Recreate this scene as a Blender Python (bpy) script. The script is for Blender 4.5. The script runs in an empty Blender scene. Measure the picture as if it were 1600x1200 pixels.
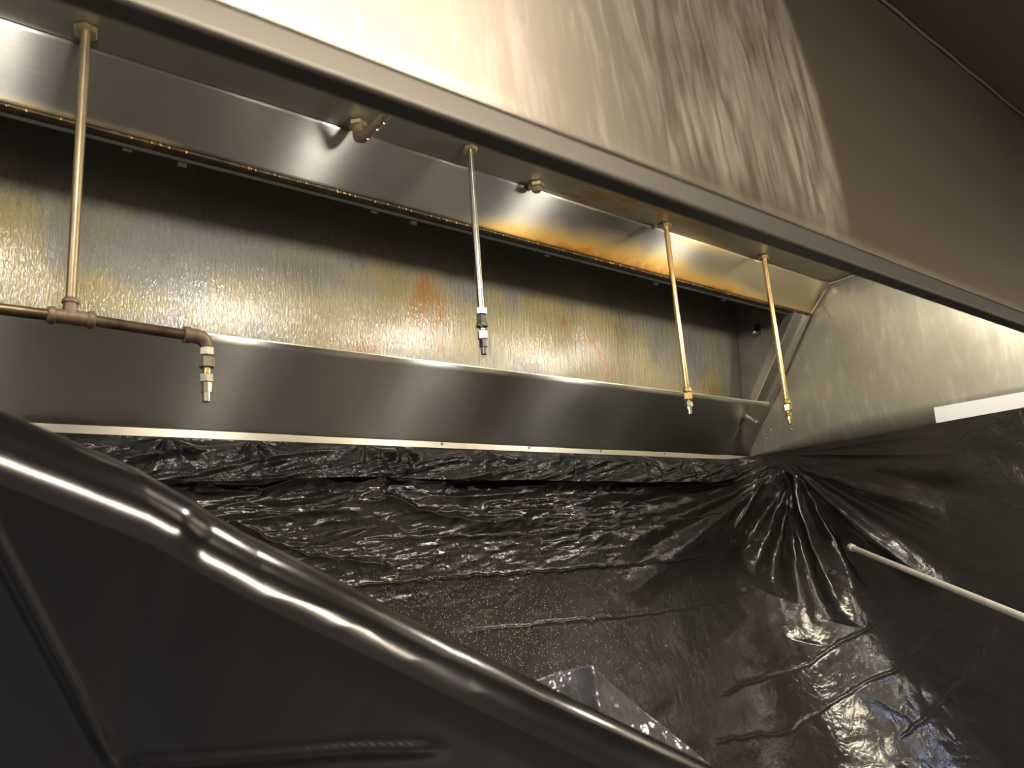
import bpy, math, random
import numpy as np
from mathutils import Vector, Matrix

# ------------------------------------------------------------------ camera, world, exposure
S = 1.175          # layout unit -> metres
CAMH = 1.70        # camera height above the floor
C = bpy.context.scene.collection
sc = bpy.context.scene

cam_d = bpy.data.cameras.new('camera'); cam = bpy.data.objects.new('camera', cam_d); C.objects.link(cam)
cam_d.sensor_width = 36.0; cam_d.lens = 1209.13 / 1600 * 36.0; cam_d.clip_start = 0.02; cam_d.clip_end = 50
AX = np.array([[0.7777592, 0.08498693, 0.62279038], [-0.62410602, 0.22218872, 0.749082], [-0.07471482, -0.97129264, 0.22585018]])
R, D_, F = AX[:, 0], AX[:, 1], AX[:, 2]
cam.matrix_world = Matrix(((R[0], -D_[0], -F[0], 0), (R[1], -D_[1], -F[1], 0), (R[2], -D_[2], -F[2], CAMH), (0, 0, 0, 1)))
cam_d.dof.use_dof = True; cam_d.dof.focus_distance = 1.75; cam_d.dof.aperture_fstop = 7.0
sc.camera = cam

w = bpy.data.worlds.new('world'); sc.world = w; w.use_nodes = True
w.node_tree.nodes['Background'].inputs[0].default_value = (0.72, 0.74, 0.80, 1)
w.node_tree.nodes['Background'].inputs[1].default_value = 0.10
sc.view_settings.view_transform = 'Standard'; sc.view_settings.look = 'None'
sc.view_settings.exposure = 0.0; sc.view_settings.gamma = 1.0; sc.view_settings.use_curve_mapping = False

HOOD_LAMP_W = 130.0       # emission strength of the frosted globes inside the hood
PANEL_W = 125.0            # ceiling light panels

# ------------------------------------------------------------------ helpers
def V(p):
    p = np.asarray(p, float); q = p * S; q[..., 2] += CAMH; return q

rng = random.Random(4)

def tag(o, label=None, cat=None, group=None, kind=None):
    if label: o['label'] = label
    if cat: o['category'] = cat
    if group: o['group'] = group
    if kind: o['kind'] = kind
    return o

def thing(name, label, cat, loc, group=None):
    o = bpy.data.objects.new(name, None); C.objects.link(o)
    o.location = tuple(V(loc)); o.empty_display_size = 0.03
    return tag(o, label, cat, group)

def root_of(o):
    while o.parent: o = o.parent
    return o

def obj(name, geo, mat, parent=None, sharp=30, origin=None):
    """geo = (verts in layout units, faces) ; optional uv grid / attrs in geo[2]"""
    verts, faces = np.asarray(geo[0], float), geo[1]
    wv = V(verts)
    if parent: off = np.array(root_of(parent).location)
    else: off = wv.mean(0) if origin is None else V(origin)
    me = bpy.data.meshes.new(name)
    me.from_pydata([tuple(v) for v in (wv - off)], [], faces)
    if len(geo) > 2 and geo[2]:
        ex = geo[2]
        if 'uv' in ex:
            uvl = me.uv_layers.new(name='UVMap')
            li = np.empty(len(me.loops), int); me.loops.foreach_get('vertex_index', li)
            uvl.data.foreach_set('uv', ex['uv'][li].astype(np.float32).ravel())
        for k, a in ex.items():
            if k == 'uv': continue
            at = me.attributes.new(k, 'FLOAT', 'POINT'); at.data.foreach_set('value', a.astype(np.float32))
    me.materials.append(mat)
    me.update()
    if sharp:
        me.polygons.foreach_set('use_smooth', [True] * len(me.polygons))
        me.set_sharp_from_angle(angle=math.radians(sharp))
    o = bpy.data.objects.new(name, me); C.objects.link(o)
    if parent: o.parent = parent
    else: o.location = off
    return o

def struct(name, geo, mat):
    o = obj(name, geo, mat); o['kind'] = 'structure'; return o

def grid(fn, us, vs, attrs=None, uv=None, flip=False):
    """fn(U,V)->(...,3) points"""
    U, Vv = np.meshgrid(us, vs, indexing='ij')
    P = fn(U, Vv).reshape(-1, 3)
    n, m = len(us), len(vs)
    idx = np.arange(n * m).reshape(n, m)
    a, b, c, d = idx[:-1, :-1].ravel(), idx[1:, :-1].ravel(), idx[1:, 1:].ravel(), idx[:-1, 1:].ravel()
    f = np.stack([a, d, c, b] if flip else [a, b, c, d], 1).tolist()
    ex = {}
    ex['uv'] = (np.stack([U.ravel(), Vv.ravel()], 1) if uv is None else uv(U, Vv))
    if attrs:
        for k, g in attrs.items(): ex[k] = g(U, Vv, P).ravel()
    return P, f, ex

def sheet_between(p00, p10, p01, p11, nu, nv, attrs=None, thick=None, flip=False):
    """flat panel: u from p00 to p10, v from p00 to p01; u is the grinding direction of the steel"""
    p00, p10, p01, p11 = map(lambda q: np.array(q, float), (p00, p10, p01, p11))
    def fn(U, Vv):
        U, Vv = U[..., None], Vv[..., None]
        return p00 * (1 - U) * (1 - Vv) + p10 * U * (1 - Vv) + p01 * (1 - U) * Vv + p11 * U * Vv
    return grid(fn, np.linspace(0, 1, nu + 1), np.linspace(0, 1, nv + 1), attrs, flip=flip)

def box(x0, x1, y0, y1, z0, z1):
    v = [(x, y, z) for x in (x0, x1) for y in (y0, y1) for z in (z0, z1)]
    f = [(0, 1, 3, 2), (4, 6, 7, 5), (0, 4, 5, 1), (2, 3, 7, 6), (0, 2, 6, 4), (1, 5, 7, 3)]
    uv = np.array([(p[0], p[1] + p[2]) for p in v])
    return np.array(v, float), f, {'uv': uv}

def prism(p, q, section, up=(0, 0, 1)):
    """extrude a 2-D section (a along side, b along up) from p to q"""
    p, q = np.array(p, float), np.array(q, float); d = q - p; d /= np.linalg.norm(d)
    up = np.array(up, float); up -= d * up.dot(d); up /= np.linalg.norm(up); sd = np.cross(d, up)
    n = len(section)
    v = [e + sd * a + up * b for e in (p, q) for a, b in section]
    f = [tuple(range(n))[::-1], tuple(range(n, 2 * n))] + [(i, (i + 1) % n, n + (i + 1) % n, n + i) for i in range(n)]
    v = np.array(v); uv = np.stack([v @ d, v @ sd + v @ up], 1)
    return v, f, {'uv': uv}

def lathe(c, axis, prof, n=24, twist=0.0):
    """prof: list of (distance along axis, radius)"""
    c = np.array(c, float); ax = np.array(axis, float); ax /= np.linalg.norm(ax)
    t = np.array((1, 0, 0)) if abs(ax[0]) < .8 else np.array((0, 1, 0))
    e1 = np.cross(ax, t); e1 /= np.linalg.norm(e1); e2 = np.cross(ax, e1)
    v = []
    for h, r in prof:
        for k in range(n):
            a = 2 * math.pi * k / n + twist
            v.append(c + ax * h + (e1 * math.cos(a) + e2 * math.sin(a)) * r)
    f = []
    for i in range(len(prof) - 1):
        for k in range(n):
            f.append((i * n + k, i * n + (k + 1) % n, (i + 1) * n + (k + 1) % n, (i + 1) * n + k))
    f.append(tuple(range(n))[::-1]); f.append(tuple((len(prof) - 1) * n + k for k in range(n)))
    uv = np.array([(p @ ax, 0) for p in v])
    return np.array(v), f, {'uv': uv}

def tube(pts, r, n=14):
    pts = np.array(pts, float); m = len(pts)
    T = np.gradient(pts, axis=0); T /= np.linalg.norm(T, axis=1)[:, None]
    ref = np.array((0.31, 0.2, 0.93)); v = []
    rr = r if hasattr(r, '__len__') else [r] * m
    e1 = np.cross(T[0], ref); e1 /= np.linalg.norm(e1)
    for i in range(m):
        e1 = e1 - T[i] * e1.dot(T[i]); e1 /= np.linalg.norm(e1); e2 = np.cross(T[i], e1)
        for k in range(n):
            a = 2 * math.pi * k / n
            v.append(pts[i] + (e1 * math.cos(a) + e2 * math.sin(a)) * rr[i])
    f = [(i * n + k, i * n + (k + 1) % n, (i + 1) * n + (k + 1) % n, (i + 1) * n + k) for i in range(m - 1) for k in range(n)]
    f += [tuple(range(n))[::-1], tuple((m - 1) * n + k for k in range(n))]
    return np.array(v), f, {'uv': np.zeros((len(v), 2))}

def join(*gs):
    vs, fs, uvs, o = [], [], [], 0
    for g in gs:
        vs.append(g[0]); fs += [tuple(i + o for i in f) for f in g[1]]; uvs.append(g[2]['uv']); o += len(g[0])
    return np.concatenate(vs), fs, {'uv': np.concatenate(uvs)}

def bevel(o, wdt, seg=2):
    m = o.modifiers.new('bevel', 'BEVEL'); m.width = wdt; m.segments = seg; m.limit_method = 'ANGLE'; m.angle_limit = math.radians(35)
def solid(o, t, off=-1):
    m = o.modifiers.new('thickness', 'SOLIDIFY'); m.thickness = t; m.offset = off

# value noise in numpy
def vnoise(x, y, seed=0):
    r = np.random.RandomState(seed); T = r.rand(256, 256)
    xi, yi = np.floor(x).astype(int), np.floor(y).astype(int); fx, fy = x - xi, y - yi
    fx = fx * fx * fx * (fx * (fx * 6 - 15) + 10); fy = fy * fy * fy * (fy * (fy * 6 - 15) + 10)
    g = lambda a, b: T[a % 256, b % 256]
    return (g(xi, yi) * (1 - fx) + g(xi + 1, yi) * fx) * (1 - fy) + (g(xi, yi + 1) * (1 - fx) + g(xi + 1, yi + 1) * fx) * fy
def ridged(x, y, seed=0, octv=3, sharp=1.5):
    out = 0; a = 1; tot = 0
    for k in range(octv):
        c, s_ = math.cos(.7 * k + .3), math.sin(.7 * k + .3)
        xx, yy = (x * c - y * s_) * 2 ** k, (x * s_ + y * c) * 2 ** k
        out = out + a * (1 - np.abs(2 * vnoise(xx + 17 * k, yy + 31 * k, seed + k) - 1)) ** sharp; tot += a; a *= .5
    return out / tot
def sstep(a, b, x):
    t = np.clip((x - a) / (b - a), 0, 1); return t * t * (3 - 2 * t)

# ------------------------------------------------------------------ materials
class NT:
    def __init__(s, name):
        s.m = bpy.data.materials.new(name); s.m.use_nodes = True; s.t = s.m.node_tree; s.n = s.t.nodes; s.l = s.t.links
        s.b = s.n['Principled BSDF']
    def node(s, typ, **kw):
        nd = s.n.new(typ)
        for k, v in kw.items(): setattr(nd, k, v)
        return nd
    def set(s, sock, val):
        i = s.b.inputs[sock]
        if isinstance(val, bpy.types.NodeSocket): s.l.new(val, i)
        elif isinstance(val, tuple): i.default_value = (*val, 1) if len(val) == 3 else val
        else: i.default_value = val
    def coord(s, scale=(1, 1, 1), which='Object'):
        tc = s.node('ShaderNodeTexCoord'); mp = s.node('ShaderNodeMapping'); mp.inputs['Scale'].default_value = scale
        s.l.new(tc.outputs[which], mp.inputs['Vector']); return mp.outputs[0]
    def noise(s, scale, detail=3, vec=None, rough=.55, dist=0, out='Fac'):
        nd = s.node('ShaderNodeTexNoise'); nd.inputs['Scale'].default_value = scale; nd.inputs['Detail'].default_value = detail
        nd.inputs['Roughness'].default_value = rough; nd.inputs['Distortion'].default_value = dist
        if vec is not None: s.l.new(vec, nd.inputs['Vector'])
        return nd.outputs[out]
    def ramp(s, fac, stops, interp='LINEAR'):
        nd = s.node('ShaderNodeValToRGB'); cr = nd.color_ramp; cr.interpolation = interp
        while len(cr.elements) < len(stops): cr.elements.new(.5)
        for e, (p, c) in zip(cr.elements, stops):
            e.position = p; e.color = (*c, 1) if isinstance(c, tuple) else (c, c, c, 1)
        s.l.new(fac, nd.inputs[0]); return nd.outputs[0]
    def mix(s, fac, a, b, mode='MIX'):
        nd = s.node('ShaderNodeMix', data_type='RGBA', blend_type=mode)
        for sock, v in ((nd.inputs[0], fac), (nd.inputs[6], a), (nd.inputs[7], b)):
            if isinstance(v, bpy.types.NodeSocket): s.l.new(v, sock)
            elif isinstance(v, tuple): sock.default_value = (*v, 1)
            elif sock.type == 'RGBA': sock.default_value = (v, v, v, 1)
            else: sock.default_value = v
        return nd.outputs[2]
    def math(s, op, a, b=0.0, clamp=False):
        nd = s.node('ShaderNodeMath', operation=op); nd.use_clamp = clamp
        for sock, v in ((nd.inputs[0], a), (nd.inputs[1], b)):
            if isinstance(v, bpy.types.NodeSocket): s.l.new(v, sock)
            else: sock.default_value = v
        return nd.outputs[0]
    def maprange(s, v, a, b, c, d):
        nd = s.node('ShaderNodeMapRange'); s.l.new(v, nd.inputs[0])
        for k, q in enumerate((a, b, c, d)): nd.inputs[k + 1].default_value = q
        return nd.outputs[0]
    def attr(s, name):
        nd = s.node('ShaderNodeAttribute'); nd.attribute_name = name; return nd.outputs['Fac']
    def bump(s, h, strength, dist=.002, prev=None):
        nd = s.node('ShaderNodeBump'); nd.inputs['Strength'].default_value = strength; nd.inputs['Distance'].default_value = dist
        s.l.new(h, nd.inputs['Height'])
        if prev is not None: s.l.new(prev, nd.inputs['Normal'])
        return nd.outputs[0]
    def aniso(s, amount, rot=.25):
        s.set('Anisotropic', amount); s.set('Anisotropic Rotation', rot)
        tg = s.node('ShaderNodeTangent', direction_type='UV_MAP'); tg.uv_map = 'UVMap'; s.l.new(tg.outputs[0], s.b.inputs['Tangent'])

def mat_plain(name, col, rough=.5, metal=0.0, **kw):
    t = NT(name); t.set('Base Color', col); t.set('Roughness', rough); t.set('Metallic', metal)
    for k, v in kw.items(): t.set(k, v)
    return t.m

def mat_steel(name, col=(.40, .385, .36), rough=.32, an=.75, groove=(2, 2, 90), grime_shade=.12, blot=6):
    """brushed stainless: grooves run along the sheet's u direction, slight grease blotches"""
    t = NT(name)
    br = t.noise(12, 3, t.coord(groove))
    bl = t.noise(blot, 4, t.coord((1, 1, 1)))
    c1 = t.mix(t.maprange(br, .3, .7, 0, 1), tuple(x * .93 for x in col), tuple(min(1, x * 1.06) for x in col))
    c2 = t.mix(t.maprange(bl, .42, .75, 0, grime_shade * 3), c1, tuple(x * .8 for x in (col[0] * 1.02, col[1], col[2] * .86)))
    t.set('Base Color', c2); t.set('Metallic', 1.0)
    t.set('Roughness', t.math('ADD', t.maprange(br, .3, .7, rough * .93, rough * 1.07), t.maprange(bl, .35, .7, 0, .07)))
    t.aniso(an); t.set('Normal', t.bump(br, .025, .001))
    return t

M = {}
M['steel'] = mat_steel('brushed_steel').m
M['steel_low'] = mat_steel('brushed_steel_lower', (.38, .375, .355), .30, 1.0).m
t = mat_steel('brushed_steel_soffit', (.33, .315, .28), .38, .6, (2, 90, 2))
t.set('Base Color', t.mix(t.math('MULTIPLY', t.attr('film'), t.maprange(t.noise(26, 5, t.coord((.5, 1, 1)), dist=.8), .38, .62, 0, 1), True), t.b.inputs['Base Color'].links[0].from_socket, (.30, .20, .07)))
M['soffit'] = t.m
M['trim'] = mat_steel('bright_trim_steel', (.72, .69, .63), .30, .5).m
M['lip'] = mat_plain('dark_hem_steel', (.15, .14, .13), .42, .85)
M['chrome'] = mat_plain('chrome', (.46, .45, .42), .22, 1.0)
M['nickel'] = mat_plain('nickel_fitting', (.78, .76, .68), .22, 1.0)
M['gunmetal'] = mat_plain('dark_nozzle', (.16, .16, .165), .25, 1.0)

# side panel steel: mottled, rubbed
t = mat_steel('side_panel_steel', (.46, .445, .38), .40, .0, (2, 60, 2), .1, 5)
run = t.noise(9, 4, t.coord((1, 5, .9)), dist=.6)
blot = t.noise(14, 5, t.coord())
base = t.mix(t.maprange(run, .5, .75, 0, .55), (.42, .405, .335), (.66, .63, .55))
base = t.mix(t.maprange(blot, .45, .7, 0, .35), base, (.30, .29, .22))
t.set('Base Color', base); t.set('Metallic', .6)
t.set('Roughness', t.maprange(run, .4, .75, .34, .46)); M['side'] = t.m

# band above the filters: heat tinted / grease stained along its lower edge
t = mat_steel('grease_stained_steel', (.46, .455, .45), .30, 1.0)
st = t.attr('stain'); pale = t.attr('pale')
nz = t.noise(30, 5, t.coord((1, 1, .35))); fine = t.noise(140, 3, t.coord((1, 1, .3)))
k = t.math('MULTIPLY', st, t.maprange(nz, .3, .7, .8, 1.12), True)
base0 = t.b.inputs['Base Color'].links[0].from_socket
cst = t.ramp(k, [(0, (.54, .48, .36)), (.4, (.66, .49, .22)), (.78, (.70, .40, .09)), (1, (.48, .19, .03))])
col = t.mix(t.maprange(pale, 0, 1, 0, .85), base0, (.66, .56, .36))
col = t.mix(t.maprange(k, .06, .45, 0, 1), col, cst)
t.set('Base Color', col); t.set('Metallic', t.maprange(k, .1, .8, 1, .45))
t.set('Roughness', t.maprange(k, 0, .7, .30, .45)); M['band'] = t.m

# back of the filter bay: wet, blotchy grease varnish
t = NT('greasy_back_panel')
run = t.noise(130, 4, t.coord((1, 1, .09)), dist=.3); bl = t.noise(7, 6, t.coord((1, 1, .7)), dist=.5); sp = t.noise(260, 4, t.coord((1, 1, .35)), dist=.8)
ol, orr, gr, dk = t.attr('olive'), t.attr('rust'), t.attr('grey'), t.attr('grime_shade')
var = t.math('ADD', t.math('MULTIPLY', t.math('SUBTRACT', run, .5), 1.3), t.math('MULTIPLY', t.math('SUBTRACT', bl, .5), 2.4))
olv = t.math('ADD', t.math('MULTIPLY', ol, 1.0), var, True)
col = t.mix(t.maprange(olv, .15, .85, 0, 1), (.24, .235, .225), (.38, .32, .15))
rs = t.math('ADD', t.math('MULTIPLY', orr, 1.0), t.math('MULTIPLY', var, .9), True)
col = t.mix(t.math('MULTIPLY', t.maprange(rs, .35, .85, 0, 1), t.maprange(orr, .02, .3, 0, 1)), col, (.36, .18, .045))
col = t.mix(t.maprange(t.math('ADD', gr, t.math('MULTIPLY', var, .7)), .4, .8, 0, .9), col, (.17, .168, .15))
col = t.mix(t.maprange(sp, .48, .75, 0, .5), col, (.17, .13, .07))
col = t.mix(dk, col, (.15, .14, .12))  # grime and the painted shade of the upper bay darken the colour
t.set('Base Color', col); t.set('Metallic', .4); t.set('Roughness', t.maprange(bl, .3, .7, .42, .52))
t.set('Normal', t.bump(sp, .5, .003, t.bump(run, .6, .005)))
t.set('Coat Weight', .8); t.set('Coat Roughness', .035); t.set('Coat IOR', 1.7); t.l.new(t.bump(sp, .46, .00145, t.bump(run, .14, .0011)), t.b.inputs['Coat Normal']); M['bay_back'] = t.m
t = NT('greasy_dark_steel'); n1 = t.noise(18, 5, t.coord())
t.set('Base Color', t.mix(t.maprange(n1, .4, .7, 0, 1), (.24, .23, .21), (.34, .29, .21))); t.set('Metallic', .5); t.set('Roughness', .4)
t.set('Normal', t.bump(t.noise(90, 3, t.coord()), .3, .002)); M['bay_side'] = t.m
t = NT('sooty_hem'); n1 = t.noise(60, 4, t.coord())
t.set('Base Color', t.ramp(n1, [(.35, (.03, .026, .02)), (.6, (.09, .06, .03)), (.78, (.25, .14, .05))])); t.set('Roughness', .4); t.set('Metallic', .3)
M['soot'] = t.m

M['soot_dark'] = mat_plain('black_soot', (.022, .02, .016), .9)
# outer front panel: dull brushed steel with wipe marks left of the cleaned edge
t = mat_steel('front_panel_steel', (.40, .365, .31), .42, .9, (2, 2, 60), .1, 4)
wp = t.attr('wiped')
st1 = t.noise(16, 5, t.coord((3.4, 1, .5)), dist=.9); st2 = t.noise(70, 3, t.coord((3.2, 1, .2)), dist=.6)
m = t.math('MULTIPLY', wp, t.maprange(t.math('ADD', t.math('MULTIPLY', st1, .75), t.math('MULTIPLY', st2, .35)), .42, .70, .16, 1.0), True)
m = t.math('MAXIMUM', m, t.math('MULTIPLY', t.attr('haze'), .62))
col = t.mix(m, (.36, .31, .24), (.66, .60, .53))
t.set('Base Color', col); t.set('Metallic', t.maprange(m, 0, 1, .92, .72)); t.set('Roughness', t.maprange(m, 0, 1, .38, .44)); M['front'] = t.m

def mat_pipe(name, c1, c2, rough=.3, metal=.9, sc_=40):
    t = NT(name); n = t.noise(sc_, 5, t.coord((1, 1, .25))); sp = t.noise(260, 2, t.coord())
    t.set('Base Color', t.mix(t.maprange(n, .35, .7, 0, 1), c1, c2)); t.set('Metallic', metal); t.set('Roughness', rough)
    t.set('Normal', t.bump(sp, .15, .001)); return t.m
M['brown_pipe'] = mat_pipe('weathered_brown_pipe', (.24, .185, .12), (.33, .275, .18), .42)
M['black_pipe'] = mat_pipe('greasy_black_pipe', (.10, .07, .045), (.20, .15, .09), .32, .7)
M['rusty'] = mat_pipe('rusty_fitting', (.15, .105, .075), (.25, .185, .13), .5, .4, 90)
M['brass'] = mat_pipe('brass_pipe', (.66, .52, .24), (.58, .40, .22), .27, 1.0, 25)
M['brass_fit'] = mat_pipe('brass_fitting', (.80, .66, .32), (.68, .52, .25), .24, 1.0)
M['nut'] = mat_pipe('zinc_locknut', (.70, .62, .38), (.48, .38, .2), .32, 1.0, 120)

def mat_plastic(name, col=(.012, .0115, .011), rough=.2, bs=.25, scale=45, specks=0.0, stretch=(1, 1, 1), spec=.5, bd=.004):
    t = NT(name)
    cr = t.noise(scale, 4, t.coord(stretch), dist=1.2); f2 = t.noise(scale * .3, 3, t.coord(stretch), dist=.8)
    c = col
    if specks:
        vo = t.node('ShaderNodeTexVoronoi'); vo.inputs['Scale'].default_value = 190; t.l.new(t.coord(), vo.inputs['Vector'])
        msk = t.math('MULTIPLY', t.maprange(vo.outputs['Distance'], .14, .24, 1, 0), t.math('GREATER_THAN', t.math('ADD', t.math('MULTIPLY', t.attr('dust'), .45), t.noise(70, 2, t.coord())), .86), True)
        c = t.mix(msk, col, (.38, .33, .24)); t.set('Base Color', c)
    else: t.set('Base Color', c)
    t.set('Roughness', t.maprange(f2, .35, .7, rough * .8, rough * 1.35)); t.set('Specular IOR Level', spec)
    t.set('Normal', t.bump(cr, bs, bd, t.bump(f2, bs * .8, bd * 3))); return t.m
M['plastic'] = mat_plastic('black_polythene', (.020, .0185, .017), .18, .28, 42, .9, bd=.0035)
M['plastic_flap'] = mat_plastic('black_polythene_crumpled', (.014, .0145, .016), .13, .55, 55)
M['plastic_front'] = mat_plastic('black_polythene_smooth', (.004, .0038, .0045), .19, .025, 8)
M['plastic_clear'] = mat_plastic('thin_grey_polythene', (.05, .05, .054), .14, .5, 30)
M['white'] = mat_plain('white_card', (.80, .80, .82), .6)
t = NT('dull_ceiling'); t.set('Base Color', t.mix(t.noise(60, 3, t.coord()), (.07, .062, .048), (.09, .08, .063))); t.set('Roughness', .75); M['ceiling'] = t.m
t = NT('wall_paint'); t.set('Base Color', t.mix(t.noise(4, 3, t.coord()), (.33, .32, .30), (.38, .37, .345))); t.set('Roughness', .6); M['wall'] = t.m
t = NT('quarry_floor'); br = t.node('ShaderNodeTexBrick'); br.inputs['Scale'].default_value = 5; t.l.new(t.coord(), br.inputs['Vector'])
br.inputs['Color1'].default_value = (.07, .066, .06, 1); br.inputs['Color2'].default_value = (.06, .057, .052, 1); br.inputs['Mortar'].default_value = (.1, .1, .09, 1)
br.offset = 0; br.inputs['Row Height'].default_value = .5
t.set('Base Color', br.outputs['Color']); t.set('Roughness', .4); M['floor'] = t.m
def mat_emit(name, col, strength):
    t = NT(name); t.set('Base Color', (.8, .8, .8)); t.set('Emission Color', col); t.set('Emission Strength', strength); return t.m
M['globe'] = mat_emit('frosted_lamp_globe', (1.0, .92, .77), HOOD_LAMP_W)
M['panel_warm'] = mat_emit('warm_light_diffuser', (1.0, .86, .66), PANEL_W)
M['panel_cool'] = mat_emit('cool_light_diffuser', (.62, .70, 1.0), PANEL_W * .5)
M['white_metal'] = mat_plain('white_enamel', (.7, .7, .68), .4)
M['rod'] = mat_pipe('dull_rod', (.50, .47, .42), (.62, .58, .52), .4, .3)

# ------------------------------------------------------------------ room
XL, XR = -1.6, 2.0          # hood ends
FLOOR = -CAMH / S
CEIL = .72
struct('floor', box(-3.2, 2.3, -3.2, 1.60, FLOOR - .05, FLOOR), M['floor'])
struct('ceiling', box(-3.2, 2.3, -3.2, .3655, CEIL, CEIL + .05), M['ceiling'])
struct('wall_back', box(-3.2, 2.3, 1.50, 1.60, FLOOR, CEIL + .3), M['wall'])
struct('wall_right', box(2.12, 2.3, -3.2, 1.50, FLOOR, CEIL), M['wall'])
struct('wall_left', box(-3.3, -3.2, -3.2, 1.60, FLOOR, CEIL), M['wall'])
struct('wall_front', box(-3.2, 2.3, -3.3, -3.2, FLOOR, CEIL), M['wall'])
xs = np.linspace(-1.6, 2.11, 90)
struct('trim_1', tube([(x, .364 + .0008 * math.sin(x * 40), CEIL - .0015) for x in xs], .0042, 8), M['lip'])   # sealant bead along the ceiling joint

# ------------------------------------------------------------------ the hood
hood = thing('exhaust_hood', 'long stainless steel kitchen exhaust hood with open grease-stained filter bay and dark front lip', 'extractor hood', (.2, 1.3, .256))
A = (1.343, .256); B = (1.2323, .3992); Cc = (1.0676, .624); Dd = (.9953, .6913)
nx = 400
def XX(U): return XL + (XR - XL) * U
# outer front panel
o = obj('front_panel', sheet_between((XL, .3300, .272), (2.11, .3300, .272), (XL, .366, CEIL), (2.11, .366, CEIL), 600, 24,
        {'haze': lambda U, Vv, P: 1 - sstep(.36, .56, XL + (2.11 - XL) * U), 'wiped': lambda U, Vv, P: (sstep(.0, .14, Vv + .05 * vnoise(U * 180, Vv * 2, 7) + .3 * (1 - sstep(.3, .5, XL + (2.11 - XL) * U)))) * (1 - sstep(.0, .022, (XL + (2.11 - XL) * U) - (.703 + .07 * (Vv * .464 / .27) - .055 * (Vv * .464 / .27) ** 2 ))) * (1.0 - .0 * U)}), M['front'], hood)
solid(o, .004)
# rolled lip at its bottom
o = obj('front_lip', box(XL, 2.11, .3275, .3450, .2560, .2760), M['lip'], hood); bevel(o, .0035, 3)
o = obj('lip_seam', tube([(x, .3291 + .0004 * math.sin(x * 9), .2775) for x in np.linspace(XL, 2.11, 60)], .0013, 6), M['steel'], hood)
# soffit, band, lower panel
o = obj('soffit', sheet_between((XL, .3675, .6918), (XR, .3675, .6918), (XL, Dd[0], .6918), (XR, Dd[0], .6918), 200, 16, {'film': lambda U, Vv, P: np.clip(sstep(.9, 1.0, XX(U)) * (1 - .7 * sstep(1.25, 1.5, XX(U))), 0, 1)}), M['soffit'], hood)
def stain(U, Vv, P):
    x = XX(U); v = 1 - Vv    # v: 0 at lower edge
    v = Vv
    edge = .16 + .28 * np.exp(-((x - 1.25) / .35) ** 2) + .05 * vnoise(x * 18, x * 0, 3)
    a = sstep(.70, 1.0, x) * (1 - .55 * sstep(1.5, 1.9, x))
    low = np.exp(-(v / edge) ** 1.6) * a
    left = .55 * np.exp(-(v / .10) ** 1.5) * (x < .3) * (.5 + .5 * vnoise(x * 60, x * 0, 5))
    top = .42 * np.exp(-((1 - v) / .22) ** 2) * sstep(1.28, 1.38, x) * (1 - sstep(1.48, 1.62, x))
    return np.clip(np.maximum(low * (.88 + .25 * vnoise(x * 18, v * 2, 8)), np.maximum(left, top)), 0, 1.2)
def pale(U, Vv, P):
    x = XX(U); return np.clip(sstep(1.2, 1.7, x) * (1 - .35 * Vv), 0, 1)
o = obj('upper_band', sheet_between((XL, *Cc), (XR, *Cc), (XL, *Dd), (XR, *Dd), 900, 20, {'stain': stain, 'pale': pale}), M['band'], hood)
solid(o, .003, 1)
def lowfn(U, Vv):
    x = XX(U); y = A[0] + (B[0] - A[0]) * Vv; z = A[1] + (B[1] - A[1]) * Vv
    d = .0012 * np.sin(x * 7.1 + 1) * np.sin(Vv * 3.1) + .0016 * vnoise(x * 6, Vv * 1.5, 2)
    # dent radiating from the stub nozzle
    dx, dv = x - 1.90, Vv - .62
    ang = np.arctan2(dv * .18, dx); rr = np.hypot(dv * .18, dx)
    d = d + .003 * np.exp(-rr / .06) * np.sin(ang * 5)
    return np.stack([x, y - d * .79, z - d * .61], -1)
o = obj('lower_panel', grid(lowfn, np.linspace(0, 1, 700), np.linspace(0, 1, 16)), M['steel_low'], hood)
solid(o, .003, 1)
# flanges at panel edges
o = obj('panel_edge', prism((XL, B[0] + .001, B[1]), (XR, B[0] + .001, B[1]), [(-.0016, -.0016), (.0016, -.0016), (.0016, .0016), (-.0016, .0016)]), M['trim'], hood)
o = obj('drip_trough', prism((XL, 1.3400, .2470), (XR - .001, 1.3400, .2470), [(-.003, -.001), (.004, -.001), (.004, .0165), (-.003, .0165)]), M['trim'], hood); bevel(o, .001)
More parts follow.
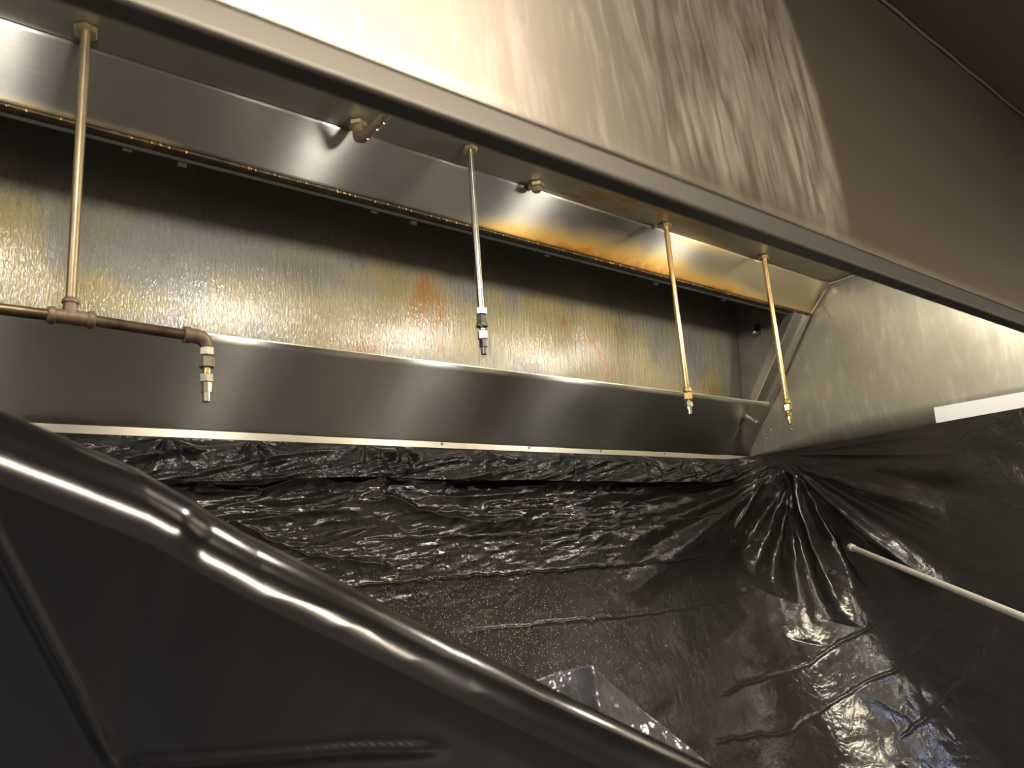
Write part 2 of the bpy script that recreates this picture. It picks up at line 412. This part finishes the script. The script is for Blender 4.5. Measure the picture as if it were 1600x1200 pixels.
# bay behind the missing filters
def blob(x, z, cx, cz, rx, rz, a=1.0): return a * np.exp(-(((x - cx) / rx) ** 2 + ((z - cz) / rz) ** 2))
def bz(Vv): return .30 + .52 * Vv
def olive(U, Vv, P):
    x, z = XX(U), bz(Vv)
    f = .12 + .0 * x
    for b in [(.07, .53, .10, .10, .75), (.26, .47, .14, .035, .8), (.50, .50, .08, .07, .6), (.66, .46, .12, .08, .45), (.80, .56, .12, .1, .4), (1.15, .52, .30, .12, .65), (1.42, .50, .22, .12, .7),
              (.95, .45, .12, .1, .4), (1.58, .44, .15, .05, .7), (1.85, .52, .04, .12, .7), (1.80, .42, .1, .04, .7), (-.3, .5, .3, .1, .6), (1.95, .46, .05, .1, .4)]:
        f = f + blob(x, z, *b)
    return np.clip(f, 0, 1)
def rust(U, Vv, P):
    x, z = XX(U), bz(Vv); f = 0 * x
    for b in [(.05, .455, .045, .02, .9), (.40, .415, .07, .012, .8), (.86, .54, .03, .1, .75), (.91, .50, .03, .1, .7), (.98, .47, .04, .03, .35), (.72, .44, .05, .02, .4), (1.27, .57, .02, .02, .5), (.24, .475, .05, .02, .35), (1.85, .42, .03, .04, .6), (1.55, .42, .05, .02, .5), (1.98, .44, .02, .04, .6)]:
        f = f + blob(x, z, *b)
    r = np.hypot((x - 1.33) / 1.0, (z - .45) / .85)      # burnt ring
    r = r + .03 * (vnoise(x * 30, z * 30, 12) - .5); f = f + .7 * np.exp(-((r - .085) / .016) ** 2) * sstep(1.27, 1.36, x) + .25 * np.exp(-((r - .09) / .035) ** 2)
    return np.clip(f, 0, 1)
def greyp(U, Vv, P):
    x, z = XX(U), bz(Vv); f = 0 * x
    for b in [(.34, .56, .16, .06, .55), (.62, .57, .1, .05, .5), (1.03, .5, .05, .12, .55), (1.47, .55, .04, .04, .5), (1.62, .55, .05, .1, .7), (1.76, .55, .05, .08, .7), (1.40, .45, .03, .03, .4), (.02, .62, .2, .03, .5)]:
        f = f + blob(x, z, *b)
    return np.clip(f, 0, 1)
def grime_shade(U, Vv, P):
    x, z = XX(U), bz(Vv)
    return np.clip(.6 * sstep(.655, .70, z + .02 * vnoise(x * 30, z * 10, 4)) + .25 * vnoise(x * 9, z * 9, 6) ** 3 + .2 * sstep(1.2, 1.6, x) * sstep(.6, .66, z), 0, .9)  # patchy grime, plus shade painted in above the band's shadow line
def rip(U, Vv):
    x, z = XX(U), bz(Vv); return np.stack([x, 1.328 - .085 * (z - .40) - .0025 * vnoise(x * 8, z * 5, 9), z], -1)
o = obj('bay_back_panel', grid(rip, np.linspace(0, 1, 1100), np.linspace(0, 1, 130), {'olive': olive, 'rust': rust, 'grey': greyp, 'grime_shade': grime_shade}), M['bay_back'], hood)
obj('bay_top', box(XL, XR, 1.075, 1.315, .815, .820), M['bay_side'], hood)
obj('bay_front', box(XL, XR, 1.0760, 1.0800, .63, .815), M['bay_side'], hood)
obj('bay_floor', box(XL, XR, 1.2360, 1.332, .391, .395), M['bay_side'], hood)
for xa in (1.9965, XL):
    pg = [(1.2345, .3995), (1.3265, .3995), (1.2915, .815), (1.0805, .815), (1.0805, .6100)]
    v = [(x, y, z) for x in (xa, xa + .003) for y, z in pg]
    obj('bay_end_panel', (np.array(v), [(4, 3, 2, 1, 0), (5, 6, 7, 8, 9)] + [(i, (i + 1) % 5, 5 + (i + 1) % 5, 5 + i) for i in range(5)], {'uv': np.zeros((10, 2))}), M['bay_side'], hood)
# hem under the band: horizontal flange and hanging filter track
o = obj('band_hem', box(XL, XR, 1.0676, 1.0850, .6185, .6235), M['soot'], hood); bevel(o, .0012)
o = obj('filter_track', join(box(XL, XR, 1.0855, 1.0885, .6130, .6450), box(XL, XR, 1.0890, 1.115, .6400, .6430)), M['soot_dark'], hood)
for k, xk in enumerate((.225, .30, .62, .70, 1.02, 1.36, 1.62)):
    obj('track_clip', box(xk, xk + .012, 1.0890, 1.0960, .609 - .003 * (k % 2), .632), M['soot_dark'], hood)
# grease beads hanging along the hem
gs = []
for k in range(95):
    x = rng.choice([rng.uniform(.0, .45), rng.uniform(.75, 1.75), rng.uniform(.85, 1.4), rng.uniform(.45, .8)])
    r = rng.uniform(.0008, .0018)
    gs.append(lathe((x, 1.0672 + rng.uniform(-.0005, .001), .6195 + rng.uniform(-.0005, .001)), (0, 0, 1), [(-r * 1.6, r * .2), (-r * 1.1, r * .75), (0, r), (r * .9, r * .5)], 7))
t = NT('grease_bead'); t.set('Base Color', (.62, .36, .10)); t.set('Roughness', .08); t.set('Coat Weight', 1.0); M['bead'] = t.m
g = join(*gs); o = obj('grease_beads', g, M['bead'], hood, 60); tag(o, 'row of tiny amber grease drops', kind='stuff')
# end jamb rails of the filter opening
def P_bc(x, f, out=0.0):
    y = B[0] + (Cc[0] - B[0]) * f - out * .807; z = B[1] + (Cc[1] - B[1]) * f - out * .59; return (x, y, z)
sq = lambda a, b: [(-a, -b), (a, -b), (a, b), (-a, b)]
o = obj('jamb_rail', join(prism(P_bc(1.9420, .005, -.002), P_bc(1.9420, .985, -.002), sq(.0015, .021), up=(1, 0, 0)), prism(P_bc(1.9200, .005, -.010), P_bc(1.9200, .985, -.010), sq(.011, .0015), up=(1, 0, 0))), M['steel'], hood)
o = obj('jamb_rail', prism(P_bc(1.9640, .005, .0015), P_bc(1.9640, .985, .0015), sq(.003, .0018), up=(1, 0, 0)), M['trim'], hood)
o = obj('jamb_rail', prism(P_bc(1.9205, .005, .001), P_bc(1.9205, .985, .001), sq(.0028, .0015), up=(1, 0, 0)), M['trim'], hood)
o = obj('jamb_rail', join(prism(P_bc(1.9820, .005, -.003), P_bc(1.9820, .985, -.003), sq(.0015, .016), up=(1, 0, 0)), prism(P_bc(1.9935, .005, .002), P_bc(1.9935, .985, .002), sq(.004, .003), up=(1, 0, 0))), M['trim'], hood)
# end (side) panels: one pentagon-like sheet
def side_geo(x):
    outl = [(A[0], A[1]), (B[0], B[1]), (Cc[0], Cc[1]), (Dd[0], Dd[1]), (.3655, .6913), (.3655, A[1])]
    # fan of quads in y so the surface has even shading
    ys = np.linspace(.3655, A[0], 40); v = []; 
    def top(y):
        if y <= Dd[0]: return Dd[1]
        for (y0, z0), (y1, z1) in ((Dd, Cc), (Cc, B), (B, A)):
            if y <= y1 + 1e-9: return z0 + (z1 - z0) * (y - y0) / (y1 - y0)
    ys = np.unique(np.concatenate([ys, [Dd[0], Cc[0], B[0]]]))
    for y in ys:
        for k in range(9): v.append((x, y, A[1] + (top(y) - A[1]) * k / 8 + (1e-5 * k)))
    n = len(ys); f = [(i * 9 + k, (i + 1) * 9 + k, (i + 1) * 9 + k + 1, i * 9 + k + 1) for i in range(n - 1) for k in range(8)]
    v = np.array(v); return v, f, {'uv': np.stack([v[:, 1], v[:, 2]], 1)}
o = obj('side_panel', side_geo(2.0), M['side'], hood); solid(o, .004, 1 )
o = obj('side_panel', side_geo(XL), M['side'], hood); solid(o, .004, -1)
# welded corner line between side panel and soffit / band
obj('corner_weld', tube([(1.998, .37, .6895), (1.998, .9953, .6895), (1.9985, 1.0640, .6225)], .0016, 6), M['trim'], hood)
obj('corner_weld', tube([(1.9985, 1.2300, .3975), (1.9985, 1.3400, .2575)], .0012, 6), M['trim'], hood)
for x in (.908, 1.147, 1.38, 1.62):
    obj('rivet', lathe((x, 1.3365, .2560), (0, -1, 0), [(0, .0036), (.001, .0036), (.0022, .0026), (.0027, .001)], 14), M['steel'], hood)
for y, z in ((1.247, .324), (1.181, .312), (1.263, .298)):
    obj('rivet', lathe((1.9995, y, z), (-1, 0, 0), [(0, .0034), (.0012, .0032), (.0024, .0022), (.003, .0008)], 14), M['steel'], hood)

# ------------------------------------------------------------------ fire suppression drops
def hexpart(name, x, y, z1, z0, r, mat, par, tw=0.3):
    h = z1 - z0; c = r * .14
    return obj(name, lathe((x, y, z1), (0, 0, -1), [(0, r * .86), (c, r), (h - c, r), (h, r * .86)], 6, tw), mat, par, 20)
def cyl(name, x, y, z1, z0, r, mat, par):
    return obj(name, lathe((x, y, z1), (0, 0, -1), [(0, r), (z1 - z0, r)], 24), mat, par, 40)
def locknut(x, y, z, r, mat, par, tw=.25):
    return obj('locknut', lathe((x, y, z), (0, 0, -1), [(0, r * .9), (.001, r), (.0075, r), (.0085, r * .9), (.0085, r * .45)], 6, tw), mat, par, 20)
def nozzle_set(x, y, zs, rs, mf, mn, par, tw=.3):
    """zs: collar top, nut top, nut bottom, neck bottom, nozzle hex bottom, mid bottom, tip bottom"""
    hexpart('compression_nut', x, y, zs[0], zs[1] + .0012, rs[0], mf, par, tw)
    hexpart('coupling', x, y, zs[1], zs[2], rs[1], mf, par, tw + .4)
    cyl('neck', x, y, zs[2] + .001, zs[3] - .001, rs[2], M['brass_fit'], par)
    nz = hexpart('nozzle', x, y, zs[3], zs[4], rs[3], mn, par, tw)
    obj('nozzle_body', lathe((x, y, zs[4] + .0003), (0, 0, -1), [(0, rs[4]), (zs[4] - zs[5], rs[4] * .96)], 8), mn, nz, 20)
    obj('nozzle_tip', lathe((x, y, zs[5] + .0003), (0, 0, -1), [(0, rs[5]), (zs[5] - zs[6] - .001, rs[5]), (zs[5] - zs[6], rs[5] * .7)], 20), mn, nz, 40)

PY = .96
# brown pipe with tee and horizontal run to an elbow
p = thing('drop_pipe', 'weathered brown pipe at far left with a tee and long black branch pipe', 'pipe', (.151, PY, .31), 'suppression pipes under the hood')
cyl('pipe', .151, PY, .6915, .322, .0056, M['brown_pipe'], p)
locknut(.151, PY, .6905, .0150, M['nut'], p)
obj('collar', lathe((.151, PY, .334), (0, 0, -1), [(0, .0070), (.003, .0092), (.006, .0092), (.007, .0076), (.019, .0080)], 20), M['rusty'], p)
obj('tee_fitting', join(lathe((.128, PY, .3110), (1, 0, 0), [(0, .0082), (.002, .0102), (.007, .0102), (.009, .0086), (.040, .0086), (.042, .0102), (.047, .0102), (.049, .0082)], 20),
                        lathe((.151, PY, .311), (0, 0, 1), [(0, .0085), (.010, .0085)], 20)), M['rusty'], p, 35)
obj('branch_pipe', tube([(x, PY, .3108 - .004 * sstep(.15, .29, x)) for x in np.linspace(-.9, .286, 40)], .0066, 18), M['black_pipe'], p)
obj('elbow', join(tube([(.276, PY, .3068), (.283, PY, .3068)], .0105, 18), tube([(.282, PY, .3068), (.290, PY, .3068), (.2965, PY, .3055), (.3018, PY, .3015), (.3042, PY, .2955), (.3045, PY, .2890)], [.0092, .0094, .0094, .0090, .0078, .0070], 18)), M['rusty'], p, 45)
EX = .3045
cyl('riser_stub', EX, PY, .300, .287, .0058, M['brown_pipe'], p)
nozzle_set(EX, PY, (.2935, .2810, .2665, .2590, .2475, .2350, .2225), (.0090, .0096, .0048, .0085, .0068, .0048), M['nickel'], M['nickel'], p)
# chrome drop
p = thing('drop_pipe', 'polished chrome drop pipe in the middle with a dark tapered nozzle', 'pipe', (.7266, .9375, .325), 'suppression pipes under the hood')
cyl('pipe', .7266, .9375, .6915, .400, .0058, M['chrome'], p); locknut(.7266, .9375, .6905, .0130, M['nut'], p)
obj('flange_ring', lathe((.7266, .9375, .3775), (0, 0, -1), [(0, .0095), (.003, .0108), (.0055, .0100), (.0075, .0060)], 22), M['nickel'], p)
nozzle_set(.7266, .9375, (.4035, .3910, .3765, .3660, .3505, .3380, .3255), (.0092, .0088, .0042, .0082, .0070, .0046), M['nickel'], M['gunmetal'], p)
# two brass drops
def brass_drop(x, y, label):
    p = thing('drop_pipe', label, 'pipe', (x, y, .273), 'suppression pipes under the hood')
    cyl('pipe', x, y, .6915, .325, .0056 if x < 1.5 else .0060, M['brass'], p); locknut(x, y, .6905, .0135, M['nut'], p)
    return p
p = brass_drop(1.2745, .972, 'slender brass drop pipe with a silver nozzle tip, third from left')
nozzle_set(1.2745, .972, (.3262, .3155, .3000, .2965, .2855, .2740+.0060, .2690), (.0088, .0094, .0042, .0076, .0060, .0042), M['brass_fit'], M['nickel'], p)
p = brass_drop(1.6435, .972, 'slender brass drop pipe nearest the end panel with all-brass nozzle')
nozzle_set(1.6435, .972, (.3278, .3165, .3005, .2962, .2870, .2795, .2690), (.0088, .0098, .0050, .0076, .0062, .0042), M['brass_fit'], M['brass_fit'], p)
# short elbow under the soffit that turns toward the front
p = thing('elbow_pipe', 'short rusty elbow pipe under the soffit with a yellow locknut, beside the chrome drop', 'pipe', (.533, .970, .690))
locknut(.533, .970, .6905, .0150, M['nut'], p)
obj('pipe', tube([(.533, .970, .688), (.533, .970, .672), (.533, .966, .664), (.5335, .957, .659), (.534, .945, .658), (.535, .80, .660), (.536, .60, .662)], [.0075, .0085, .0095, .0095, .0080, .0062, .0062], 16), M['rusty'], p, 45)
for yy in (.945, .915, .895): obj('drip_bead', lathe((.536, yy, .6515), (0, 0, -1), [(0, .0012), (.001, .0020), (.0026, .0014), (.0032, .0004)], 10), M['nickel'], p)
p = thing('plugged_fitting', 'small capped brass locknut fitting on the soffit between chrome and brass pipes', 'fitting', (.9097, .9777, .690))
locknut(.9097, .9777, .6908, .0155, M['nut'], p)
obj('plug', lathe((.9097, .9777, .683), (0, 0, -1), [(0, .0100), (.006, .0100), (.009, .0075), (.010, .003)], 8), M['rusty'], p, 25)
# stub nozzle from the lower panel corner
p = thing('stub_nozzle', 'short open steel tube sticking out of the lower panel near the end corner', 'nozzle', (1.905, 1.2615, .363))
ax = np.array((.0, -.78, -.62))
obj('tube', lathe((1.905, 1.2635, .364), ax, [(0, .0068), (.046, .0068), (.048, .0060), (.048, .0044), (.038, .0044)], 20), M['nickel'], p, 35)
obj('dimple', lathe((1.905, 1.2635, .364), ax, [(0, .0110), (.003, .0085), (.004, .0070)], 20), M['steel_low'], p, 35)
# threaded link bolt in the bay end
p = thing('threaded_bolt', 'short ribbed bolt poking out of the dark end wall inside the filter bay', 'bolt', (1.996, 1.235, .612))
prof = []
for k in range(7): prof += [(.006 * k, .0040), (.006 * k + .002, .0060), (.006 * k + .004, .0060), (.006 * k + .0055, .0040)]
obj('threaded_shank', lathe((1.9960, 1.235, .612), (-1, -.2, -.08), prof, 16), M['nickel'], p, 60)
obj('bracket', box(1.984, 1.9962, 1.228, 1.242, .606, .640), M['gunmetal'], p)
# loose thread by the corner
pts = [(1.9955, 1.040, .672), (1.9900, 1.032, .668), (1.9940, 1.024, .655), (1.9955, 1.026, .640), (1.9955, 1.022, .625), (1.9950, 1.014, .610), (1.9955, 1.010, .596), (1.9950, .999, .589)]
from mathutils.geometry import interpolate_bezier
def smooth_pts(pts, k=6):
    pts = np.array(pts, float); out = []
    for i in range(len(pts) - 1):
        p0, p1, p2, p3 = pts[max(i - 1, 0)], pts[i], pts[i + 1], pts[min(i + 2, len(pts) - 1)]
        for j in range(k):
            t_ = j / k; out.append(.5 * ((2 * p1) + (-p0 + p2) * t_ + (2 * p0 - 5 * p1 + 4 * p2 - p3) * t_ ** 2 + (-p0 + 3 * p1 - 3 * p2 + p3) * t_ ** 3))
    out.append(pts[-1]); return np.array(out)
o = obj('loose_thread', tube(smooth_pts(pts), .0008, 6), M['rusty']); tag(o, 'thin dark loose thread dangling at the upper inner corner of the end panel', 'thread')
# white strip on end panel
g = (np.array([(1.9985, .791, .296), (1.9985, .36, .288), (1.9985, .36, .2575), (1.9985, .7925, .2575), (1.9965, .791, .296), (1.9965, .36, .288), (1.9965, .36, .2575), (1.9965, .7925, .2575)]),
     [(0, 1, 2, 3), (7, 6, 5, 4), (0, 4, 5, 1), (1, 5, 6, 2), (2, 6, 7, 3), (3, 7, 4, 0)], {'uv': np.zeros((8, 2))})
o = obj('white_strip', g, M['white']); tag(o, 'plain white strip along the bottom edge of the steel end panel', 'label strip')

# ------------------------------------------------------------------ lamps
def hood_light(x, label):
    p = thing('hood_light', label, 'lamp', (x, .60, .691), 'lamps under the hood')
    obj('lamp_base', lathe((x, .60, .6910), (0, 0, -1), [(0, .045), (.010, .045), (.018, .036), (.060, .034), (.064, .030)], 28), M['white_metal'], p, 35)
    r = .032; obj('lamp_globe', lathe((x, .60, .627), (0, 0, -1), [(0, r * .9)] + [(r * (1.1 - math.cos(a)) , r * math.sin(a)) for a in np.linspace(.9, 3.05, 12)], 28), M['globe'], p, 60)
for x, lb in ((-.49, 'frosted globe lamp far left under the hood'), (.09, 'frosted globe lamp under the hood above the brown pipe'), (.67, 'frosted globe lamp under the hood near the chrome pipe'), (1.25, 'frosted globe lamp under the hood near the left brass pipe'), (1.82, 'frosted globe lamp under the hood nearest the end panel')):
    hood_light(x, lb)
def troffer(x0, x1, y0, y1, m, label):
    p = thing('ceiling_light', label, 'lamp', ((x0 + x1) / 2, (y0 + y1) / 2, CEIL - .001), 'ceiling light panels')
    fr = join(box(x0 - .02, x0, y0 - .02, y1 + .02, CEIL - .018, CEIL - .0005), box(x1, x1 + .02, y0 - .02, y1 + .02, CEIL - .018, CEIL - .0005),
              box(x0, x1, y0 - .02, y0, CEIL - .018, CEIL - .0005), box(x0, x1, y1, y1 + .02, CEIL - .018, CEIL - .0005))
    obj('frame', fr, M['white_metal'], p); obj('diffuser', box(x0, x1, y0, y1, CEIL - .012, CEIL - .001), M[m], p)
troffer(-.25, 1.15, -1.15, -.85, 'panel_warm', 'warm ceiling light panel behind the camera')
troffer(-1.9, -1.5, -.9, -.1, 'panel_cool', 'cool ceiling light panel to the far left')

# ------------------------------------------------------------------ plastic sheeting
def base_surface(s, t):
    """s along the walls (back wall -> corner -> right wall), t depth below the hood edge; layout units"""
    tt = np.clip(t, 0, 2)
    yb = 1.3345 - .02 * tt - .26 * tt ** 1.6
    xr = 1.9935 - .05 * tt
    Rr = .05 + .42 * np.clip(tt, 0, 1) ** .8
    s1 = xr - Rr; arc = Rr * math.pi / 2
    a = np.clip((s - s1) / arc, 0, 1) * math.pi / 2
    x = np.minimum(s, s1) + Rr * np.sin(a); y = yb - Rr * (1 - np.cos(a)) - np.maximum(s - s1 - arc, 0)
    z = np.where(s < 1.88, .2455, np.interp(s, [1.88, 1.98], [.2455, .2545])) - t
    return np.stack([x, y, z + 0 * s], -1)
#CREASES_BEGIN
CREASES = [
    ([(0.646, 0.262), (0.959, 0.264), (1.553, 0.272), (1.801, 0.254), (1.967, 0.218)], 0.0024, 0.005, 'c'),
    ([(0.857, 0.368), (1.013, 0.368), (1.387, 0.382), (1.705, 0.38), (1.879, 0.346)], 0.0022, 0.004, 'c'),
    ([(1.557, 0.582), (1.847, 0.556), (2.045, 0.484), (2.183, 0.412)], 0.0024, 0.0038, 'c'),
    ([(1.481, 0.662), (1.731, 0.686), (2.065, 0.572), (2.257, 0.46), (2.315, 0.414)], 0.0024, 0.0038, 'c'),
    ([(2.355, 0.472), (2.211, 0.586), (2.057, 0.68), (1.965, 0.728)], 0.0026, 0.005, 'c'),
    ([(0.696, 0.18), (1.061, 0.186), (1.377, 0.182), (1.817, 0.158)], 0.0024, 0.004, 'c'),
    ([(0.746, 0.096), (0.873, 0.142), (1.013, 0.164)], 0.01, 0.012, 'c'),
    ([(0.45, 0.134), (0.592, 0.204), (0.768, 0.236)], 0.008, 0.008, 'c'),
    ([(2.069, 0.064), (1.803, 0.298)], 0.028, -0.03, 'p'),
    ([(2.077, 0.066), (1.871, 0.378)], 0.03, -0.04, 'p'),
    ([(2.087, 0.068), (2.005, 0.468)], 0.022, 0.035, 'p'),
    ([(2.097, 0.068), (2.087, 0.398)], 0.018, -0.028, 'p'),
    ([(2.105, 0.07), (2.293, 0.394)], 0.026, 0.03, 'p'),
    ([(2.119, 0.062), (2.411, 0.218)], 0.02, 0.010, 'p'),
    ([(2.139, 0.046), (2.616, 0.15)], 0.03, 0.005, 'p'),
    ([(2.063, 0.054), (1.365, 0.22)], 0.024, 0.022, 'p'),
    ([(2.067, 0.06), (1.343, 0.336)], 0.03, 0.024, 'p'),
    ([(2.049, 0.042), (1.261, 0.148)], 0.014, -0.014, 'p'),
    ([(2.015, 0.17), (1.897, 0.5)], 0.03, 0.02, 'p'),
]
#CREASES_END
def crease_field(s, t, items, jag=0.0):
    h = np.zeros_like(s)
    js = s + jag * (vnoise(s * 40, t * 40, 21) - .5); jt = t + jag * (vnoise(s * 40, t * 40, 22) - .5)
    for pts, wd, am, mode in items:
        L = sum(math.dist(pts[i], pts[i + 1]) for i in range(len(pts) - 1)); best = np.full(s.shape, 9.0); pos = np.zeros_like(s); acc = 0
        for i in range(len(pts) - 1):
            (x0, y0), (x1, y1) = pts[i], pts[i + 1]; dx, dy = x1 - x0, y1 - y0; l = math.hypot(dx, dy)
            q = np.clip(((js - x0) * dx + (jt - y0) * dy) / (l * l), 0, 1); d = np.hypot(js - x0 - q * dx, jt - y0 - q * dy)
            m = d < best; best = np.where(m, d, best); pos = np.where(m, (acc + q * l) / L, pos); acc += l
        if mode == 'g': h += am * np.exp(-(best / wd) ** 2) * sstep(0, .1, pos) * (1 - sstep(.85, 1, pos))
        elif mode == 'c': h += am * np.exp(-best / wd) * sstep(0, .06, pos) * (1 - sstep(.9, 1, pos)) 
        else:
            ww = wd * (.25 + 1.1 * pos); h += am * np.exp(-(best / ww) ** 2) * np.sin(np.clip(pos, 0, 1) * math.pi) ** .7
    return h
def displaced(s, t, h, fn=base_surface, e=.004):
    P = fn(s, t); N = np.cross(fn(s, t + e) - P, fn(s + e, t) - P); N /= np.linalg.norm(N, axis=-1)[..., None] + 1e-12
    return P + N * h[..., None]
G = (2.075, .03)
def back_height(s, t):
    dx, dy = s - G[0], t - G[1] + .02; r = np.hypot(dx, dy); ang = np.arctan2(dy, dx)
    h = crease_field(s, t, CREASES, .006)
    pl = (ridged(ang * 4.2 + 3, r * 1.2, 11, 2, 1.2) - .5)
    h = h + .020 * pl * sstep(.0, .18, r) * (1 - sstep(.15, .5, r))
    left = 1 - sstep(1.3, 1.9, s)
    env = np.exp(-((t - .10) / .13) ** 2) * left
    wr = ridged(s * 4 + t * 5, t * 13, 31, 3, 1.3)
    h = h + .024 * env * (wr - .45) + .004 * (ridged(s * 8 + t * 10, t * 18, 41, 3, 1.2) - .5) * left * np.exp(-((t - .2) / .14) ** 2)
    h = h + .0022 * (vnoise(s * 14, t * 22, 43) - .5)
    fz = np.exp(-((t - .14) / .10) ** 2) * left + .6 * blob(s, t, .62, .26, .2, .06, 1)
    h = h + .0045 * fz * (ridged(s * 17 + t * 30, t * 48 - s * 6, 47, 2, 1.0) - .5)
    crump = blob(s, t, 2.02, .69, .15, .11, 1) + .2 * blob(s, t, 2.35, .55, .3, .16, 1) + .25 * blob(s, t, 1.8, .5, .25, .2, 1) + .35 * blob(s, t, 1.7, .3, .3, .15, 1)
    h = h + .0085 * crump * (ridged(s * 8, t * 8, 51, 3, 1.4) - .5)
    h = h * sstep(-.004, .03, t)
    h = h + .012 * (vnoise(s * 2.2, t * 2.6, 61) - .5) * sstep(0, .2, t)
    return h
ss, ts = np.linspace(-.4, 3.15, 1650), np.concatenate([np.linspace(0, .35, 250), np.linspace(.35, 1.15, 331)[1:]])
def bs(U, Vv): return displaced(U, Vv, back_height(U, Vv))
sheet = obj('plastic_sheet', grid(bs, ss, ts, {'dust': lambda U, Vv, P: np.clip(blob(U, Vv, .85, .36, .38, .22, 1.1) + blob(U, Vv, 1.3, .45, .35, .25, .45), 0, 1)}), M['plastic'], None, 180)
tag(sheet, 'large wrinkled black polythene sheet hung below the hood edge, gathered in the corner', 'plastic sheeting')
# doubled hem flap along the top
HS = [-.9, .15, .45, .75, .95, 1.35, 1.75, 1.93]; HT = [.10, .085, .078, .070, .074, .075, .075, .055]
def flap(U, Vv):
    hem = np.interp(U, HS, HT) + .003 * (vnoise(U * 9, U * 0, 71) - .5); t_ = Vv * hem
    fan = 0
    for cx in (.36, .50, .72, .80, 1.02, 1.25, 1.52, 1.70, .1, -.2, -.5):
        a = np.arctan2(t_ + .004, U - cx); rr = np.hypot(t_, U - cx)
        fan = fan + np.cos(a * 7 + cx * 40) * np.exp(-(rr / .07) ** 2)
    h = .004 + .020 * (ridged(U * 7 + Vv, Vv * 1.7 + U * 3, 81, 4, 1.1)) * sstep(0, .3, Vv) + .009 * fan * sstep(0, .2, Vv) + .008 * Vv
    h = h + .030 * sstep(0, .4, Vv) * np.clip(back_height(U, t_) * 0 + .25, 0, 1)
    h = h * (1 - sstep(1.86, 1.93, U) * .7)
    return displaced(U, t_, h)
fl = obj('hem_flap', grid(flap, np.linspace(-.9, 1.93, 900), np.linspace(0, 1, 60)), M['plastic_flap'], sheet, 180); solid(fl, .0012)

# foreground sheet, thrown over something close to the camera
FG = np.array([(0.000,0.0019,0.5464,0.1308), (0.110,0.0520,0.5460,0.1104), (0.247,0.1230,0.5409,0.0771), (0.363,0.1911,0.5343,0.0348), (0.466,0.2562,0.5242,-0.0019), (0.568,0.3264,0.5113,-0.0435), (0.658,0.3912,0.4972,-0.0811), (0.726,0.4436,0.4846,-0.1108), (0.870,0.5608,0.4537,-0.1786), (1.000,0.6757,0.4214,-0.2498)])
def fg(U, Vv):
    # ridge runs from upper left to lower right; v<0 lies behind the ridge, v>1 hangs down on the camera side
    e0 = (FG[1] - FG[0])[1:] / .11; e1 = (FG[-1] - FG[-2])[1:] / .13
    g = [np.interp(U, FG[:, 0], FG[:, k]) + np.minimum(U, 0) * e0[k - 1] + np.maximum(U - 1, 0) * e1[k - 1] for k in (1, 2, 3)]
    rx, ry, rz = g
    r0 = .050; a = np.clip(Vv * math.pi / 2, -1.2, 1.65)
    down = np.maximum(Vv - 1, 0); back = np.maximum(-Vv - .7, 0)
    y = ry - r0 * np.sin(a) + .12 * back + .16 * down * (1 - .3 * U) ; z = rz + r0 * (np.cos(a) - 1) - down * .28 - back * .4
    h = .008 * (vnoise(U * 3.3 + Vv * .5, Vv * 1.1, 91) - .5) * sstep(.4, 1.6, Vv)
    h = h + .0007 * (ridged(U * 9 + Vv, Vv * 1.5, 95, 2, 1.0) - .5) * sstep(-.4, .2, Vv)
    h = h + .005 * (1 - sstep(.310, .345, U + .05 * Vv)) * sstep(-.3, .3, Vv) * (1 - sstep(.6, 1.3, Vv))
    h = h + crease_field(U, Vv * .45, [([(.03, .40), (.262, .66)], .007, .0055, 'g'), ([(.25, .65), (.56, .49)], .006, .0050, 'g')], 0)
    return np.stack([rx, y - h, z], -1)
o = obj('plastic_sheet', grid(fg, np.linspace(-.5, 1.15, 900), np.linspace(-1.0, 3.0, 420)), M['plastic_front'], None, 180); solid(o, .0008)
tag(o, 'smooth black polythene sheet close to the camera, its rounded ridge crossing the lower left', 'plastic sheeting')

# small peaked grey sheet standing up behind the ridge
TL, TA, TR = np.array((.640, .840, -.158)) * .80, np.array((.726, .771, -.131)) * .84, np.array((.905, .672, -.315)) * .84
def tent(U, Vv):
    U3 = U[..., None]; k = .36
    top = np.where(U3 < k, TL + (TA - TL) * U3 / k, TA + (TR - TA) * (U3 - k) / (1 - k))
    dn = np.array((-.03, -.02, -.22)) * Vv[..., None]
    P = top + dn
    h = .022 * np.exp(-np.abs(U - k - .10 * Vv) / .05) + .012 * np.exp(-np.abs(U - .66 - .25 * Vv) / .03) * sstep(.02, .2, Vv)
    h = h + .008 * (ridged(U * 5 + Vv * 2, Vv * 3, 101, 4, 1.0) - .5) + .003 * (ridged(U * 20, Vv * 9, 103, 2, 1.0) - .5)
    P[..., 1] -= h; P[..., 0] -= h * .4
    return P
o = obj('plastic_sheet', grid(tent, np.linspace(0, 1, 200), np.linspace(0, 1, 120)), M['plastic_clear'], None, 180); solid(o, .0008)
tag(o, 'small grey shiny polythene sheet rising to a point behind the foreground ridge', 'plastic sheeting')

# rod
a, b = np.array((.98174, .52243, -.01174)) * 1.80, np.array((1.16316, .40327, -.1168)) * 1.15
b2 = b + (b - a) * .5
d = b2 - a
p = thing('rod', 'thin pale metal rod slanting across the black sheeting at right', 'rod', tuple((a + b2) / 2))
obj('shaft', tube([a + d * k for k in np.linspace(0, 1, 12)], .0060, 14), M['rod'], p)
obj('end_cap', tube([a - d * .006, a - d * .003, a + d * .012], [.004, .0085, .0085], 14), M['rod'], p)
